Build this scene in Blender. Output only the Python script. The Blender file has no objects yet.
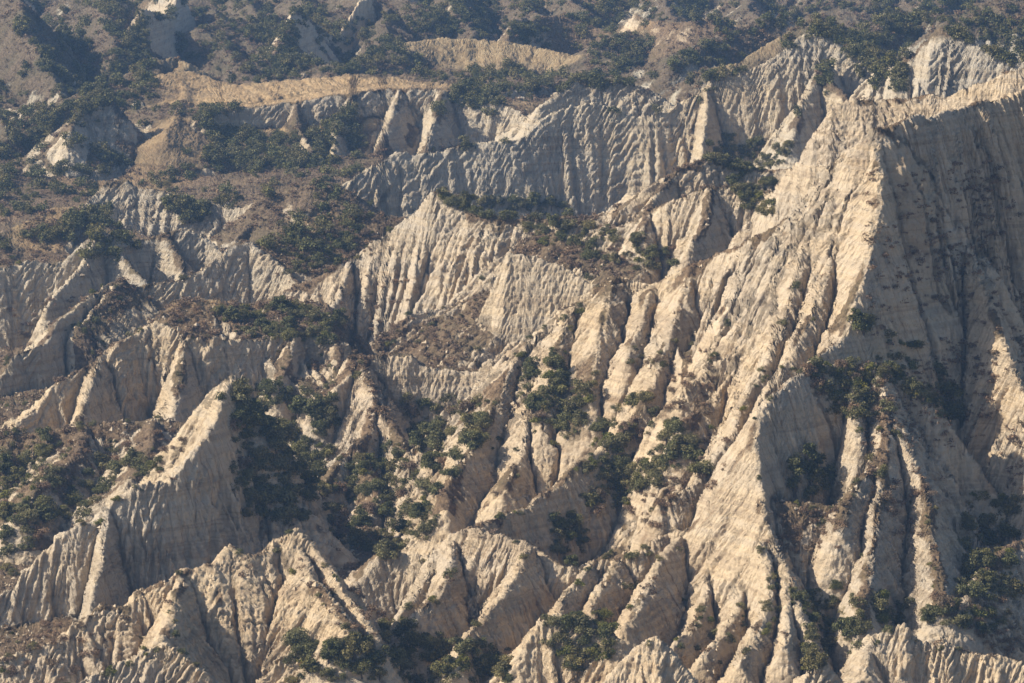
import bpy, math, random, time
import numpy as np
T0 = time.time()
R = math.radians
rng = np.random.default_rng(7)
random.seed(7)
scene = bpy.context.scene

# ------------------------------------------------------------------ camera
W, Hh, F = 1024, 683, 4170.0            # picture size and focal length in pixels
PITCH, CAMZ = R(9.5), 125.0
cam_d = bpy.data.cameras.new('camera'); cam = bpy.data.objects.new('camera', cam_d)
scene.collection.objects.link(cam); scene.camera = cam
cam_d.sensor_width = 36.0; cam_d.lens = 36.0 * F / W
cam_d.clip_start = 1.0; cam_d.clip_end = 30000.0
cam.location = (0, 0, CAMZ); cam.rotation_euler = (math.pi / 2 - PITCH, 0, 0)

# ------------------------------------------------------------------ light
SUN_EL, SUN_BACK = R(37), R(-9)       # sun on the left, a little in front of the ridges
sdir = (-math.cos(SUN_BACK) * math.cos(SUN_EL), math.sin(SUN_BACK) * math.cos(SUN_EL), math.sin(SUN_EL))
world = bpy.data.worlds.new('World'); scene.world = world; world.use_nodes = True
nt = world.node_tree
sky = nt.nodes.new('ShaderNodeTexSky'); sky.sky_type = 'NISHITA'; sky.sun_disc = False
sky.sun_elevation = SUN_EL; sky.sun_rotation = math.atan2(sdir[0], sdir[1])
sky.air_density = 0.8; sky.dust_density = 1.5
bg = nt.nodes['Background']; bg.inputs['Strength'].default_value = 0.105
nt.links.new(sky.outputs[0], bg.inputs['Color'])
sun_d = bpy.data.lights.new('sun', 'SUN'); sun_d.energy = 4.8; sun_d.angle = R(0.5); sun_d.color = (1.0, 0.925, 0.82)
sun = bpy.data.objects.new('sun', sun_d); scene.collection.objects.link(sun)
from mathutils import Vector
sun.rotation_euler = Vector(sdir).to_track_quat('Z', 'Y').to_euler()
vs = scene.view_settings
vs.view_transform = 'Standard'; vs.look = 'None'; vs.exposure = 0.6; vs.gamma = 1.0; vs.use_curve_mapping = False

# ------------------------------------------------------------------ projection helpers
SA, CA = math.sin(PITCH), math.cos(PITCH)
def point(px, py, Y):
    u = (px - 512.0) / F; v = (341.5 - py) / F
    t = Y / (CA + v * SA)
    return (u * t, Y, CAMZ + t * (-SA + v * CA))
def row_of(Y, z):
    dz = z - CAMZ
    return 341.5 - F * (Y * SA + dz * CA) / (Y * CA - dz * SA)
def col_of(X, Y, z):
    return 512.0 + F * X / (Y * CA - (z - CAMZ) * SA)

# ------------------------------------------------------------------ noise
f32 = np.float32
def _hash(ix, iy, iz, seed):
    h = (ix.astype(np.uint32) * np.uint32(374761393) + iy.astype(np.uint32) * np.uint32(668265263)
         + iz.astype(np.uint32) * np.uint32(2147483647 - 58) + np.uint32((seed * 974711 + 12345) & 0xffffffff))
    h = (h ^ (h >> np.uint32(13))) * np.uint32(1274126177)
    return h ^ (h >> np.uint32(16))
def noise2(x, y, seed=0):
    x = np.asarray(x, f32); y = np.asarray(y, f32)
    xf = np.floor(x); yf = np.floor(y)
    ix = xf.astype(np.int32); iy = yf.astype(np.int32); x = x - xf; y = y - yf
    z0 = np.zeros_like(ix)
    def g(dx, dy):
        h = _hash(ix + dx, iy + dy, z0, seed)
        a = (h & np.uint32(1023)).astype(f32) * f32(2 * math.pi / 1024)
        return np.cos(a) * (x - dx) + np.sin(a) * (y - dy)
    u = x * x * x * (x * (x * 6 - 15) + 10); v = y * y * y * (y * (y * 6 - 15) + 10)
    a = g(0, 0); b = g(1, 0); a = a + (b - a) * u
    c = g(0, 1); d = g(1, 1); c = c + (d - c) * u
    return (a + (c - a) * v) * f32(1.45)
def noise3(x, y, z, seed=0):
    xf = np.floor(x); yf = np.floor(y); zf = np.floor(z)
    ix = xf.astype(np.int32); iy = yf.astype(np.int32); iz = zf.astype(np.int32)
    x = (x - xf).astype(f32); y = (y - yf).astype(f32); z = (z - zf).astype(f32)
    def val(dx, dy, dz):
        return (_hash(ix + dx, iy + dy, iz + dz, seed) & np.uint32(0xffff)).astype(f32) * f32(2 / 65535.) - 1
    u = x * x * (3 - 2 * x); v = y * y * (3 - 2 * y); w = z * z * (3 - 2 * z)
    def lerp(a, b, t): return a + (b - a) * t
    return lerp(lerp(lerp(val(0,0,0), val(1,0,0), u), lerp(val(0,1,0), val(1,1,0), u), v),
                lerp(lerp(val(0,0,1), val(1,0,1), u), lerp(val(0,1,1), val(1,1,1), u), v), w)
def fbm2(x, y, seed, octs=3):
    r = 0; a = 1.0
    for o in range(octs):
        r = r + a * noise2(x * 2 ** o, y * 2 ** o, seed + o * 17); a *= 0.5
    return r
def sstep(a, b, x):
    t = np.clip((x - a) / (b - a), 0, 1); return t * t * (3 - 2 * t)

# ------------------------------------------------------------------ ridges traced as crest lines (pixel, pixel, metres away)
# region, points, front cliff slope, cliff share of the drop, foot slope, back slope, gully depth, spacing of gullies
RIDGES = []
def ridge(region, pts, k1=1.9, cf=0.6, k2=0.75, kb=1.1, fl=1.0, L=6.0, rough=1.0, side=False, cap=.35, half=0.4):
    RIDGES.append(dict(half=half, side=side, cap=cap, region=region, pts=pts, k1=k1, cf=cf, k2=k2, kb=kb, fl=fl, L=L, rough=rough))
# --- big ridge on the right
ridge('big', [(1180,40,632),(1090,66,620),(1040,83,612),(992,101,605),(952,111,598),(905,117,590),(872,127,585)], 2.6, .68, .8, 1.2, 1.1, 4.5)
ridge('big', [(872,127,585),(857,150,588),(832,170,591),(812,190,595),(792,215,599),(762,235,604),(712,255,610),(682,268,613),(652,285,616),(632,279,617),(614,275,617),(600,286,617),(572,306,617),(535,332,617),(520,350,615)], 1.9, .55, .75, 1.2, 1.3, 7.)
ridge('big', [(872,127,585),(875,170,579),(873,210,574),(866,245,570),(857,280,566),(840,338,560),(807,371,553),(782,391,549),(767,406,547),(757,441,543),(762,486,538),(762,516,533)], 1.4, .7, .9, 2.8, .5, side=True)
ridge('big', [(832,172,589),(806,262,578),(775,350,566),(740,430,556),(700,482,550),(655,503,547)], 1.8, .7, .9, 1.6, .8, 4.)
ridge('big', [(852,155,588),(835,230,579),(822,290,570),(800,340,563),(770,400,556)], 1.9, .7, .9, 1.9, .8, 4.)
ridge('big', [(765,236,603),(742,290,595),(722,335,588),(700,370,581),(676,392,577)], 1.9, .7, .9, 1.7, .8, 4.)
ridge('big', [(790,220,597),(772,285,591),(752,335,584),(735,366,580),(712,396,575),(685,420,570)], 1.9, .7, .9, 1.7, .8, 4.)
ridge('big', [(690,266,611),(680,310,604),(668,345,598),(634,408,585),(610,440,579),(590,458,575),(560,484,569),(527,508,563),(471,526,553)], 1.8, .6, .8, 1.3, .7)
ridge('big', [(614,276,616),(606,315,609),(596,350,604),(585,388,599)], 1.3, .6, .8, 1.0, .9, 4.)
ridge('big', [(650,286,614),(640,330,606),(628,362,600)], 1.3, .6, .8, 1.0, .9, 4.)
ridge('big', [(572,307,616),(556,340,610),(548,385,603),(542,430,597)], 1.4, .7, .8, 1.1, .9, 4.)
ridge('big', [(520,350,615),(508,372,611),(497,400,606),(486,433,600),(468,458,595),(451,490,589),(444,512,584)], 1.9, .6, .8, 1.3, .7)
ridge('big', [(530,362,612),(528,420,600),(522,455,594),(500,492,586)], 1.9, .6, .8, 1.3, .7)
ridge('big', [(964,238,588),(980,285,580),(1008,345,571),(1040,420,561),(1080,500,550)], 2.0, .7, .8, 1.8, .7, 4.)
# --- lower face below it
ridge('lower', [(345,592,551),(362,577,552),(384,553,555),(396,545,556),(412,556,555),(436,552,553),(451,537,551),(471,525,550),(483,528,548),(500,536,546),(530,546,543),(564,570,540),(594,563,540),(620,558,540),(637,555,541),(652,540,543),(667,530,545),(712,527,543),(735,516,540),(762,500,537)], 1.9, .6, .8, .8, 1.0, 5.0)
for rb in ([(719,560,538),(697,612,526),(674,647,516)], [(752,555,533),(732,612,522),(702,662,510)],
           [(762,516,533),(785,560,527),(790,600,519),(780,650,508)], [(680,535,541),(652,585,530),(629,625,519)],
           [(594,564,538),(567,600,529),(556,640,520)], [(620,560,539),(600,600,530),(596,640,520)],
           [(524,547,541),(511,580,533),(471,629,522),(455,660,514)], [(451,540,549),(441,584,539),(411,624,530)],
           [(436,554,551),(420,590,543),(398,615,537)], [(762,540,530),(772,600,519),(735,660,507)], [(785,562,526),(812,640,512),(830,684,503)]):
    ridge('lower', rb, 1.9, .6, .9, 1.6, .7, 4.0)
# --- right lower spur with the scrubby shoulder
ridge('shoulder', [(815,366,554),(850,364,556),(878,366,556),(905,385,556),(930,410,556)], 4.0, .45, .4, .8, .7)
ridge('shoulder', [(878,366,556),(882,403,551),(878,446,545),(872,500,536),(870,560,526),(868,612,516)], 1.9, .6, .8, 1.6, .8, 4.)
ridge('shoulder', [(878,446,545),(864,471,541),(843,497,536),(838,530,530)], 2.0, .6, .8, 1.6, .8, 4.)
ridge('shoulder', [(884,408,551),(908,470,543),(925,500,538),(934,560,528),(948,605,519)], 1.7, .6, .8, 1.4, .8, 4.)
ridge('shoulder', [(852,366,556),(856,420,549),(858,440,546)], 3.5, .8, 1.5, 3.0, .6, 3.)
ridge('shoulder', [(776,498,539),(812,503,539),(845,508,538)], .9, .5, 1.2, .2, .5, 4.)
ridge('shoulder', [(1090,520,546),(1040,540,540),(1008,548,537),(985,570,531),(960,600,522)], 1.3, .5, .7, 1.0, .8, 4.)
ridge('front', [(864,668,504),(870,645,507),(875,634,508),(893,634,508),(908,626,508),(925,639,508),(943,642,508),(953,638,508),(968,647,508),(1024,660,507),(1090,668,505)], 1.7, .7, .8, 1.2, 1., 4.)
ridge('front', [(602,688,500),(622,667,501),(642,644,502),(654,637,502),(664,647,502),(686,669,501),(700,690,500)], 1.8, .7, .8, 1.2, .8, 3.5)
ridge('front', [(522,655,512),(544,626,514),(564,613,515),(600,622,514),(625,640,511)], 1.5, .6, .8, 1.0, .8, 4.)
ridge('front', [(788,690,499),(806,668,501),(818,662,501),(840,688,500)], 1.6, .6, .8, 1.0, .8, 3.)
# --- left front ridge
ridge('leftfront', [(-60,690,510),(0,655,513),(50,641,516),(65,626,518),(100,603,521),(125,606,521),(145,586,524),(170,583,524),(185,568,526),(215,561,527),(230,546,529),(245,556,528),(260,552,529),(272,537,531),(295,531,531),(310,541,530),(325,566,526),(350,606,519),(368,635,513)], 1.35, .98, .8, 1.5, .75, 5.)
ridge('leftfront', [(292,533,531),(308,575,524),(345,622,513)], 1.2, .9, .9, 1.6, .7, 5.)
ridge('leftfront', [(185,569,526),(172,605,518),(160,640,509)], 1.3, .9, .9, 1.6, .7, 5.)
ridge('leftfront', [(70,690,499),(100,674,501),(125,664,502),(145,651,503),(165,639,504),(185,653,503),(210,672,501)], 1.7, .7, .8, 1.2, .8, 3.5)
# --- left cliff
ridge('leftcliff', [(-70,650,552),(-20,606,557),(10,586,560),(30,561,562),(55,536,564),(90,521,566),(100,506,568),(125,486,570),(165,481,572),(175,471,573),(195,453,576),(206,437,580),(215,424,583),(222,395,589),(230,374,593)], 2.6, .95, .7, 1.6, .95, 4.)
ridge('leftcliff', [(230,374,593),(243,395,597),(256,425,600)], 1.8, .7, .9, 1.3, .7)
ridge('leftcliff', [(230,374,593),(212,392,595),(200,408,597)], 2.2, .8, .9, 1.6, .7, 4.)
ridge('leftcliff', [(99,508,567),(93,560,558),(88,610,550)], 3.5, .9, 1.5, 3.5, .5, 4.)
# --- scrubby mound left
ridge('mound', [(-80,440,650),(-20,432,645),(45,432,642),(85,425,640),(150,417,640),(190,424,638)], .8, .4, .6, .7, .7)
ridge('mound', [(85,426,639),(70,455,628),(40,488,615),(20,515,605)], 1.1, .5, .6, .8, .7)
ridge('mound', [(150,418,638),(140,455,622),(128,480,607)], 1.1, .5, .6, .8, .7)
# --- castle wall in the middle
ridge('castle', [(318,400,654),(335,384,656),(350,366,658),(357,354,660),(372,357,661),(392,354,661),(415,353,661),(428,366,661),(465,369,661),(512,370,660)], 3.6, .95, .7, 1.4, .15, 8., half=1.6)
ridge('castle', [(359,356,659),(370,385,653),(376,400,649),(368,433,640),(351,445,635),(331,468,627),(321,482,622),(306,504,614)], 1.5, .6, .75, 1.2, .7, 4.)
ridge('castle', [(376,402,648),(406,441,637),(421,481,624),(432,505,616)], 1.3, .6, .75, 1.1, .7, 4.)
ridge('castle', [(351,445,635),(372,475,625),(380,500,616)], 1.1, .5, .7, .9, .7, 4.)
# --- ridge with the scrubby top
ridge('scrubtop', [(5,434,667),(14,427,668),(30,411,671),(50,388,675),(75,373,678),(100,356,681),(115,343,683),(150,322,688),(185,330,686),(225,338,687),(262,340,690),(285,334,692),(305,326,694),(330,338,692),(352,342,692)], 2.2, .97, .7, .8, .75, 4.)
ridge('scrubtop', [(165,312,700),(180,303,706),(205,299,709),(250,305,709),(285,298,711),(330,304,712)], .3, .3, .3, .9, .4, cap=.9)
ridge('scrubtop', [(183,340,685),(180,365,679),(170,412,666)], 2.2, .7, .8, 2.0, .6, 4.)
ridge('scrubtop', [(303,330,692),(292,360,684),(276,388,676)], 2.4, .7, .8, 1.3, .5, 4.)
ridge('scrubtop', [(345,345,690),(342,370,684),(338,392,678)], 2.0, .7, .8, 1.3, .5, 4.)
ridge('scrubtop', [(100,357,680),(92,395,671),(80,425,663)], 2.2, .7, .8, 1.6, .6, 4.)
# --- pale ridge behind it
ridge('palewall', [(-60,410,716),(0,378,727),(17,350,733),(35,347,735),(60,320,744),(90,300,752),(113,281,760),(120,279,761),(128,284,762),(155,283,764),(185,277,767),(210,265,770),(235,247,773),(252,240,775),(275,262,772),(300,285,766)], 2.4, .97, .7, .9, .8, 4.)
ridge('palewall', [(262,240,780),(300,221,792),(340,212,799),(380,214,800),(420,218,800)], .45, .3, .4, .7, .4, cap=.9)
ridge('palewall', [(120,281,760),(105,305,752),(80,330,744)], .9, .5, .7, .8, .7)
# --- left pyramid
ridge('pyramid', [(-90,290,786),(-30,272,790),(0,265,793),(30,262,795),(65,262,796),(85,243,799),(100,226,801),(113,236,803),(135,242,806),(150,238,808),(170,229,810),(190,231,811),(205,240,811),(225,258,808)], 2.2, .95, .7, 1.0, .6, 4.5)
ridge('pyramid', [(100,227,800),(88,262,792),(60,290,784),(48,306,779)], 2.2, .75, .8, 2.0, .5, 4.)
ridge('pyramid', [(100,227,801),(120,250,797),(142,280,789)], 1.8, .75, .8, 1.4, .5, 4.)
ridge('pyramid', [(165,232,809),(180,258,803),(185,278,797)], 1.6, .75, .8, 1.4, .5, 4.)
# --- central ridge
ridge('central', [(270,310,752),(285,291,754),(320,275,755),(350,255,755),(390,230,754),(415,212,753),(435,193,752),(445,189,752),(470,212,748),(500,217,746),(540,217,745),(590,216,744),(627,215,742),(650,240,736)], 1.35, .98, .75, .6, .7, 4.0)
ridge('central', [(508,252,716),(530,257,715),(560,268,714),(592,285,712),(612,310,708)], 3.4, .95, .7, .9, .3, 7., cap=1.5)
ridge('central', [(548,226,740),(565,237,734),(600,250,728),(640,270,720)], .6, .4, .5, .7, .5, cap=2.5)
for rb in (
           
           [(350,256,755),(340,285,747),(325,310,739)],):
    ridge('central', rb, 2.8, .8, .9, 2.8, .7, 3.)
# --- pale knob with bushes
ridge('knob', [(612,222,735),(624,211,736),(642,195,739),(660,178,741),(682,165,743),(707,158,745),(740,165,747),(775,170,747),(810,165,745)], 1.9, .7, .75, .6, .9, 4.)
ridge('knob', [(660,205,728),(690,195,727),(712,186,727),(735,187,727),(760,190,725),(790,195,720)], 2.2, .8, .7, .4, .8, 4.)
ridge('knob', [(712,187,726),(706,215,719),(690,245,711)], 1.9, .7, .8, 1.6, .7, 3.)
ridge('knob', [(672,172,742),(655,200,732),(640,225,725)], 1.9, .7, .8, 1.6, .7, 3.)
# --- second crest behind the big ridge
ridge('second', [(1120,40,655),(1060,55,655),(1023,67,656),(982,82,657),(952,95,658),(927,94,659),(907,100,659),(890,99,660),(857,100,660),(836,104,661),(822,122,662),(807,150,664),(797,165,665),(782,182,668),(765,205,670)], 2.6, .92, .75, 1.0, .6, 4.5)
# --- rear long cliff
ridge('rear', [(318,207,905),(325,201,908),(350,181,914),(372,166,918),(395,152,922),(425,154,922),(450,150,924),(475,142,926),(512,140,928),(527,135,930),(552,112,934),(575,106,936),(597,102,937),(632,117,936),(662,112,937),(682,102,939),(709,87,941),(713,77,942),(757,67,944),(777,55,945),(807,30,947),(827,29,947),(842,45,945),(862,62,943),(882,75,941),(899,97,937),(915,118,932)], 2.4, .95, .7, 1.6, .75, 4.5)
ridge('rear', [(827,60,940),(819,72,932),(803,105,920),(790,145,910)], 2.0, .8, .8, 1.6, .6, 4.)
ridge('rear', [(819,72,932),(845,95,922),(862,130,912)], 1.8, .8, .8, 1.6, .6, 4.)
ridge('rear', [(709,88,940),(705,130,930),(700,160,922)], 2.4, .8, .8, 2.4, .5, 5.)
ridge('rear', [(880,66,912),(897,60,910),(920,48,908),(942,27,906),(965,37,904),(992,52,900),(1030,60,897),(1100,60,895)], 1.8, .95, .75, .9, .9, 5.)
# --- hoodoo row
ridge('hoodoo', [(78,208,908),(88,198,909),(105,182,911),(125,180,911),(135,188,911),(150,189,910),(165,191,909),(182,200,908),(200,198,909),(225,203,908),(245,207,906),(270,195,904),(285,199,901),(302,210,896),(318,222,890)], 2.2, .8, .7, .8, 1.2, 3.)
ridge('hoodoo', [(268,197,902),(262,215,894),(240,232,884)], 1.8, .7, .7, 1.2, .6, 4.)
ridge('hoodoo', [(262,196,895),(282,187,897),(310,181,897),(340,187,895),(356,198,891)], .5, .3, .4, .6, .3)
ridge('hoodoo', [(-40,245,862),(0,235,866),(30,222,870),(55,208,874),(78,206,876),(110,222,872)], .6, .3, .5, .7, .4)
# --- plateau with dry grass
ridge('plateau', [(205,118,1036),(230,108,1046),(262,106,1049),(295,102,1052),(350,92,1056),(400,88,1059),(430,87,1060),(460,92,1059),(480,100,1056),(505,104,1054),(535,118,1048)], 2.4, .75, .6, .06, 1.0, 4.5)
ridge('plateau', [(190,70,1096),(230,84,1086),(300,79,1092),(365,73,1098),(430,83,1086)], .05, .1, .3, .6, .1)
ridge('plateau', [(165,135,1020),(180,110,1045),(185,72,1096),(175,60,1120)], .5, .3, .4, .5, .4)
ridge('plateau', [(70,133,1010),(80,113,1020),(95,102,1024),(108,97,1026),(118,112,1024)], 1.6, .6, .6, .8, .7, 4.)
for rb in ([(400,89,1058),(395,115,1048),(385,140,1038)], [(440,89,1058),(436,120,1047),(428,145,1038)], [(350,94,1055),(340,125,1043),(335,145,1034)], [(300,103,1051),(300,130,1040),(310,155,1025)]):
    ridge('plateau', rb, 1.6, .7, .7, 1.6, .6, 4.)
ridge('plateau', [(540,108,985),(552,97,988),(572,82,992),(600,80,994),(640,85,994),(662,97,992),(675,110,990)], 2.2, .9, .6, .8, 1., 4., cap=2.5)
# --- far hills
ridge('farhills', [(330,72,1110),(380,60,1135),(398,45,1150),(440,37,1160),(490,40,1160),(540,46,1160),(580,54,1155),(620,62,1140)], .5, .3, .4, .5, .6)
ridge('farhills', [(600,42,1190),(627,31,1200),(680,25,1210),(722,18,1215),(760,26,1205)], .55, .3, .4, .5, .6)
ridge('farhills', [(672,62,1080),(690,47,1095),(732,31,1110),(777,16,1120),(797,24,1120)], .9, .4, .5, .5, .8)
ridge('farhills', [(700,70,1010),(740,62,1014),(790,30,1018),(812,14,1020),(827,17,1020),(850,42,1015),(880,50,1010)], .8, .4, .5, .5, .8)
ridge('farhills', [(840,50,1080),(870,28,1100),(900,10,1120),(952,15,1110),(977,4,1110),(1010,-6,1110),(1080,-15,1110)], 1.0, .5, .5, .5, .9)
ridge('farhills', [(945,22,1060),(985,12,1062),(1030,18,1060),(1080,10,1060)], 1.0, .5, .5, .5, .9)
ridge('farhills', [(60,-20,1360),(100,5,1350),(118,25,1345),(150,24,1345),(175,20,1345),(190,2,1355),(210,-10,1360)], .6, .3, .4, .5, .7)
ridge('farhills', [(-40,-40,1180),(10,-12,1165),(25,30,1135),(50,75,1100),(78,108,1075)], 1.15, .7, .8, 1.1, 1.1, 9.)
ridge('farhills', [(-120,20,1130),(-60,60,1100),(-10,110,1060),(10,130,1040)], 1.15, .7, .8, 1.1, 1.1, 9.)
ridge('farhills', [(350,-30,1330),(385,5,1265),(385,22,1240),(380,45,1210)], 1.15, .7, .8, 1.1, 1.1, 9.)
ridge('farhills', [(440,-30,1350),(458,5,1285),(464,22,1260),(470,36,1240)], 1.15, .7, .8, 1.1, 1.1, 9.)
ridge('farhills', [(560,-30,1380),(575,0,1310),(590,20,1270)], 1.15, .7, .8, 1.1, 1.1, 9.)
ridge('farhills', [(230,-30,1420),(250,0,1330),(262,22,1290),(300,40,1250)], .7, .3, .5, .6, .7)
ridge('farhills', [(195,27,1240),(260,16,1260),(330,12,1265),(392,-6,1280),(430,10,1262)], .4, .4, .38, .5, .9, 9.)
ridge('farhills', [(400,-26,1400),(500,-30,1400),(620,-28,1400),(720,-20,1380),(850,-25,1350),(960,-30,1340)], .42, .4, .38, .5, .9, 9.)
for rb in ([(300,-10,1330),(310,15,1280),(318,35,1235),(325,52,1200)], [(215,8,1290),(225,35,1240),(232,55,1190)], [(520,-20,1370),(530,5,1310),(545,25,1260)],
           [(660,-15,1330),(668,5,1290),(672,18,1250)], [(130,22,1345),(140,42,1270),(160,58,1190)], [(90,-20,1300),(108,15,1220),(118,55,1150)], [(740,-12,1330),(752,6,1280),(765,20,1240)]):
    ridge('farhills', rb, 1.0, .5, .6, .9, 1.2, 9.)
ridge('farhills', [(150,62,1100),(175,57,1110),(192,66,1105),(140,80,1080)], .9, .5, .5, .6, .8)
ridge('farhills', [(240,62,1150),(290,58,1160),(330,64,1150)], .6, .3, .5, .6, .7)
ridge('farhills', [(-400,-70,1560),(-100,-66,1560),(200,-62,1560),(420,-74,1570),(700,-64,1570),(1000,-60,1560),(1400,-66,1560)], .5, .4, .4, .5, .9, 14.)
REGS = ['floor', 'big', 'lower', 'shoulder', 'front', 'leftfront', 'leftcliff', 'mound', 'castle', 'scrubtop', 'palewall', 'pyramid', 'central', 'knob', 'second', 'rear', 'hoodoo', 'plateau', 'farhills']

# ------------------------------------------------------------------ height grids
def floor_z(x, y):
    z = 2.4 * noise2(x / 55, y / 55, 3) + 1.2 * noise2(x / 17, y / 17, 4)
    z = z + np.where(y > 880, 2.5 * noise2(x / 38, y / 38, 5) + 1.0 * noise2(x / 13, y / 13, 6), 0)
    hill = 34 * (1 - np.abs(noise2(x / 62, y / 170, 7))) ** 1.8 + 9 * (1 - np.abs(noise2(x / 26, y / 60, 8))) - 21
    z = z + hill * sstep(1105, 1200, y)
    z = z - np.clip(565 - y, 0, 200) * 0.10 - 2.0 - 5.5 * sstep(870, 800, y)
    return z.astype(f32)

def blur(A, n):
    for ax in (0, 1):
        c = np.cumsum(np.pad(A, [(n + 1, n) if a == ax else (0, 0) for a in (0, 1)], mode='edge'), axis=ax, dtype=np.float64)
        A = ((c[2 * n + 1:] - c[:-2 * n - 1]) if ax == 0 else (c[:, 2 * n + 1:] - c[:, :-2 * n - 1])) / (2 * n + 1)
    return A.astype(f32)
class Grid:
    def __init__(self, x0, x1, y0, y1, c):
        self.x0, self.y0, self.c = x0, y0, c
        self.nx = int((x1 - x0) / c) + 1; self.ny = int((y1 - y0) / c) + 1
        xs = (x0 + c * np.arange(self.nx)).astype(f32); ys = (y0 + c * np.arange(self.ny)).astype(f32)
        self.X, self.Y = np.meshgrid(xs, ys)
        self.Z = floor_z(self.X, self.Y); self.F0 = self.Z.copy()
        self.own = np.zeros(self.Z.shape, np.int16); self.FL = np.full(self.Z.shape, .6, f32); self.SW = self.X.copy(); self.DD = self.Y.copy()
        wl = 1.0 if c < .5 else 1.6
        X, Y = self.X, self.Y
        self.WX = X + (1.5 * noise2(X / 22, Y / 22, 31) + .5 * noise2(X / 7, Y / 7, 32) + .14 * noise2(X / 2.6, Y / 2.6, 33)) * wl
        self.WY = Y + (1.5 * noise2(X / 22, Y / 22, 41) + .5 * noise2(X / 7, Y / 7, 42) + .14 * noise2(X / 2.6, Y / 2.6, 43)) * wl
    def add(self, rd, rid):
        P = np.array([point(*p) for p in rd['pts']], f32)
        zmax = P[:, 2].max() + 8
        reach = max(zmax, 5) / min(rd['k2'], rd['kb'], rd['k1']) * 1.0 + 8
        reach = min(reach, 110)
        j0 = max(0, int((P[:, 0].min() - reach - self.x0) / self.c)); j1 = min(self.nx, int((P[:, 0].max() + reach - self.x0) / self.c) + 1)
        i0 = max(0, int((P[:, 1].min() - reach - self.y0) / self.c)); i1 = min(self.ny, int((P[:, 1].max() + reach - self.y0) / self.c) + 1)
        if j1 - j0 < 2 or i1 - i0 < 2: return
        sl = np.s_[i0:i1, j0:j1]
        x = self.WX[sl]; y = self.WY[sl]
        best = np.full(x.shape, 1e9, f32); S = np.zeros_like(x); ZC = np.zeros_like(x); fy = np.zeros_like(x); over = np.zeros_like(x)
        s0 = 0.0; ns = len(P) - 1
        for si, (a, b) in enumerate(zip(P[:-1], P[1:])):
            d = b - a; l2 = d[0] ** 2 + d[1] ** 2 + 1e-6; l = math.sqrt(l2)
            t0 = ((x - a[0]) * d[0] + (y - a[1]) * d[1]) / l2; t = np.clip(t0, 0, 1)
            qx = x - (a[0] + t * d[0]); qy = y - (a[1] + t * d[1])
            dd = qx * qx + qy * qy
            m = dd < best
            best[m] = dd[m]; S[m] = (s0 + t * l)[m]; ZC[m] = (a[2] + t * d[2])[m]; fy[m] = ((d[0] * qy - d[1] * qx) / l if rd['side'] else qy)[m]
            ov = (np.maximum(-t0, 0) if si == 0 else 0) + (np.maximum(t0 - 1, 0) if si == ns - 1 else 0)
            over[m] = (ov * l + 0 * x)[m]
            s0 += l
        D = np.sqrt(best)
        if rd['half']: D = np.maximum(D - rd['half'], 0)
        front = sstep(-.25, .25, -fy / (D + .05))
        f0 = self.F0[sl]
        sd = rid * 7 + 100
        ZC = ZC + rd['rough'] * (.55 * noise2(S / 5.0, S * 0 + rid, sd) + .3 * noise2(S / 1.8, S * 0 + rid, sd + 1)) * np.clip((ZC - f0) / 8, .2, 1)
        drop = np.clip(ZC - f0, 0.3, None)
        ch = rd['cf'] * drop * (1 + .25 * noise2(S / 9, S * 0 + 5.5, sd + 2))
        k1, k2, kb = rd['k1'], rd['k2'], rd['kb']
        dc = ch / k1
        pf = np.where(D < dc, k1 * D, ch + k2 * (D - dc))
        pb = kb * D
        p = pb + (pf - pb) * front + rd['cap'] * over
        # gullies and ribs that run down the fall line
        L = rd['L'] * (1.0 if self.c < .5 else 1.25)
        env = np.minimum(p, 14) * sstep(0.0, 3.0, p) * np.clip(1.15 - p / (drop + 3), .15, 1)
        sw = S + .5 * noise2(x / 6, y / 6, sd + 3) + D * .08 * noise2(x / 18, y / 18, sd + 9)
        n1 = np.abs(noise2(sw / L, D / (L * 5), sd + 4)); n2 = np.abs(noise2(sw / (L * .42), D / (L * 2.2), sd + 5))
        n3 = np.abs(noise2(sw / (L * .17), D / L, sd + 6))
        vary = .45 + 1.1 * sstep(-.55, .55, noise2(S / (L * 3.1), D / 40, sd + 12))
        z = ZC - p - rd['fl'] * vary * env * (.62 * (n1 - .3) + .42 * (n2 - .3) + .22 * (n3 - .3))
        zz = self.Z[sl]; m = z > zz
        zz[m] = z[m]; self.FL[sl][m] = rd['fl']; self.SW[sl][m] = sw[m] + rid * 37.0; self.DD[sl][m] = D[m]; self.own[sl][m] = REGS.index(rd['region'])
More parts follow.
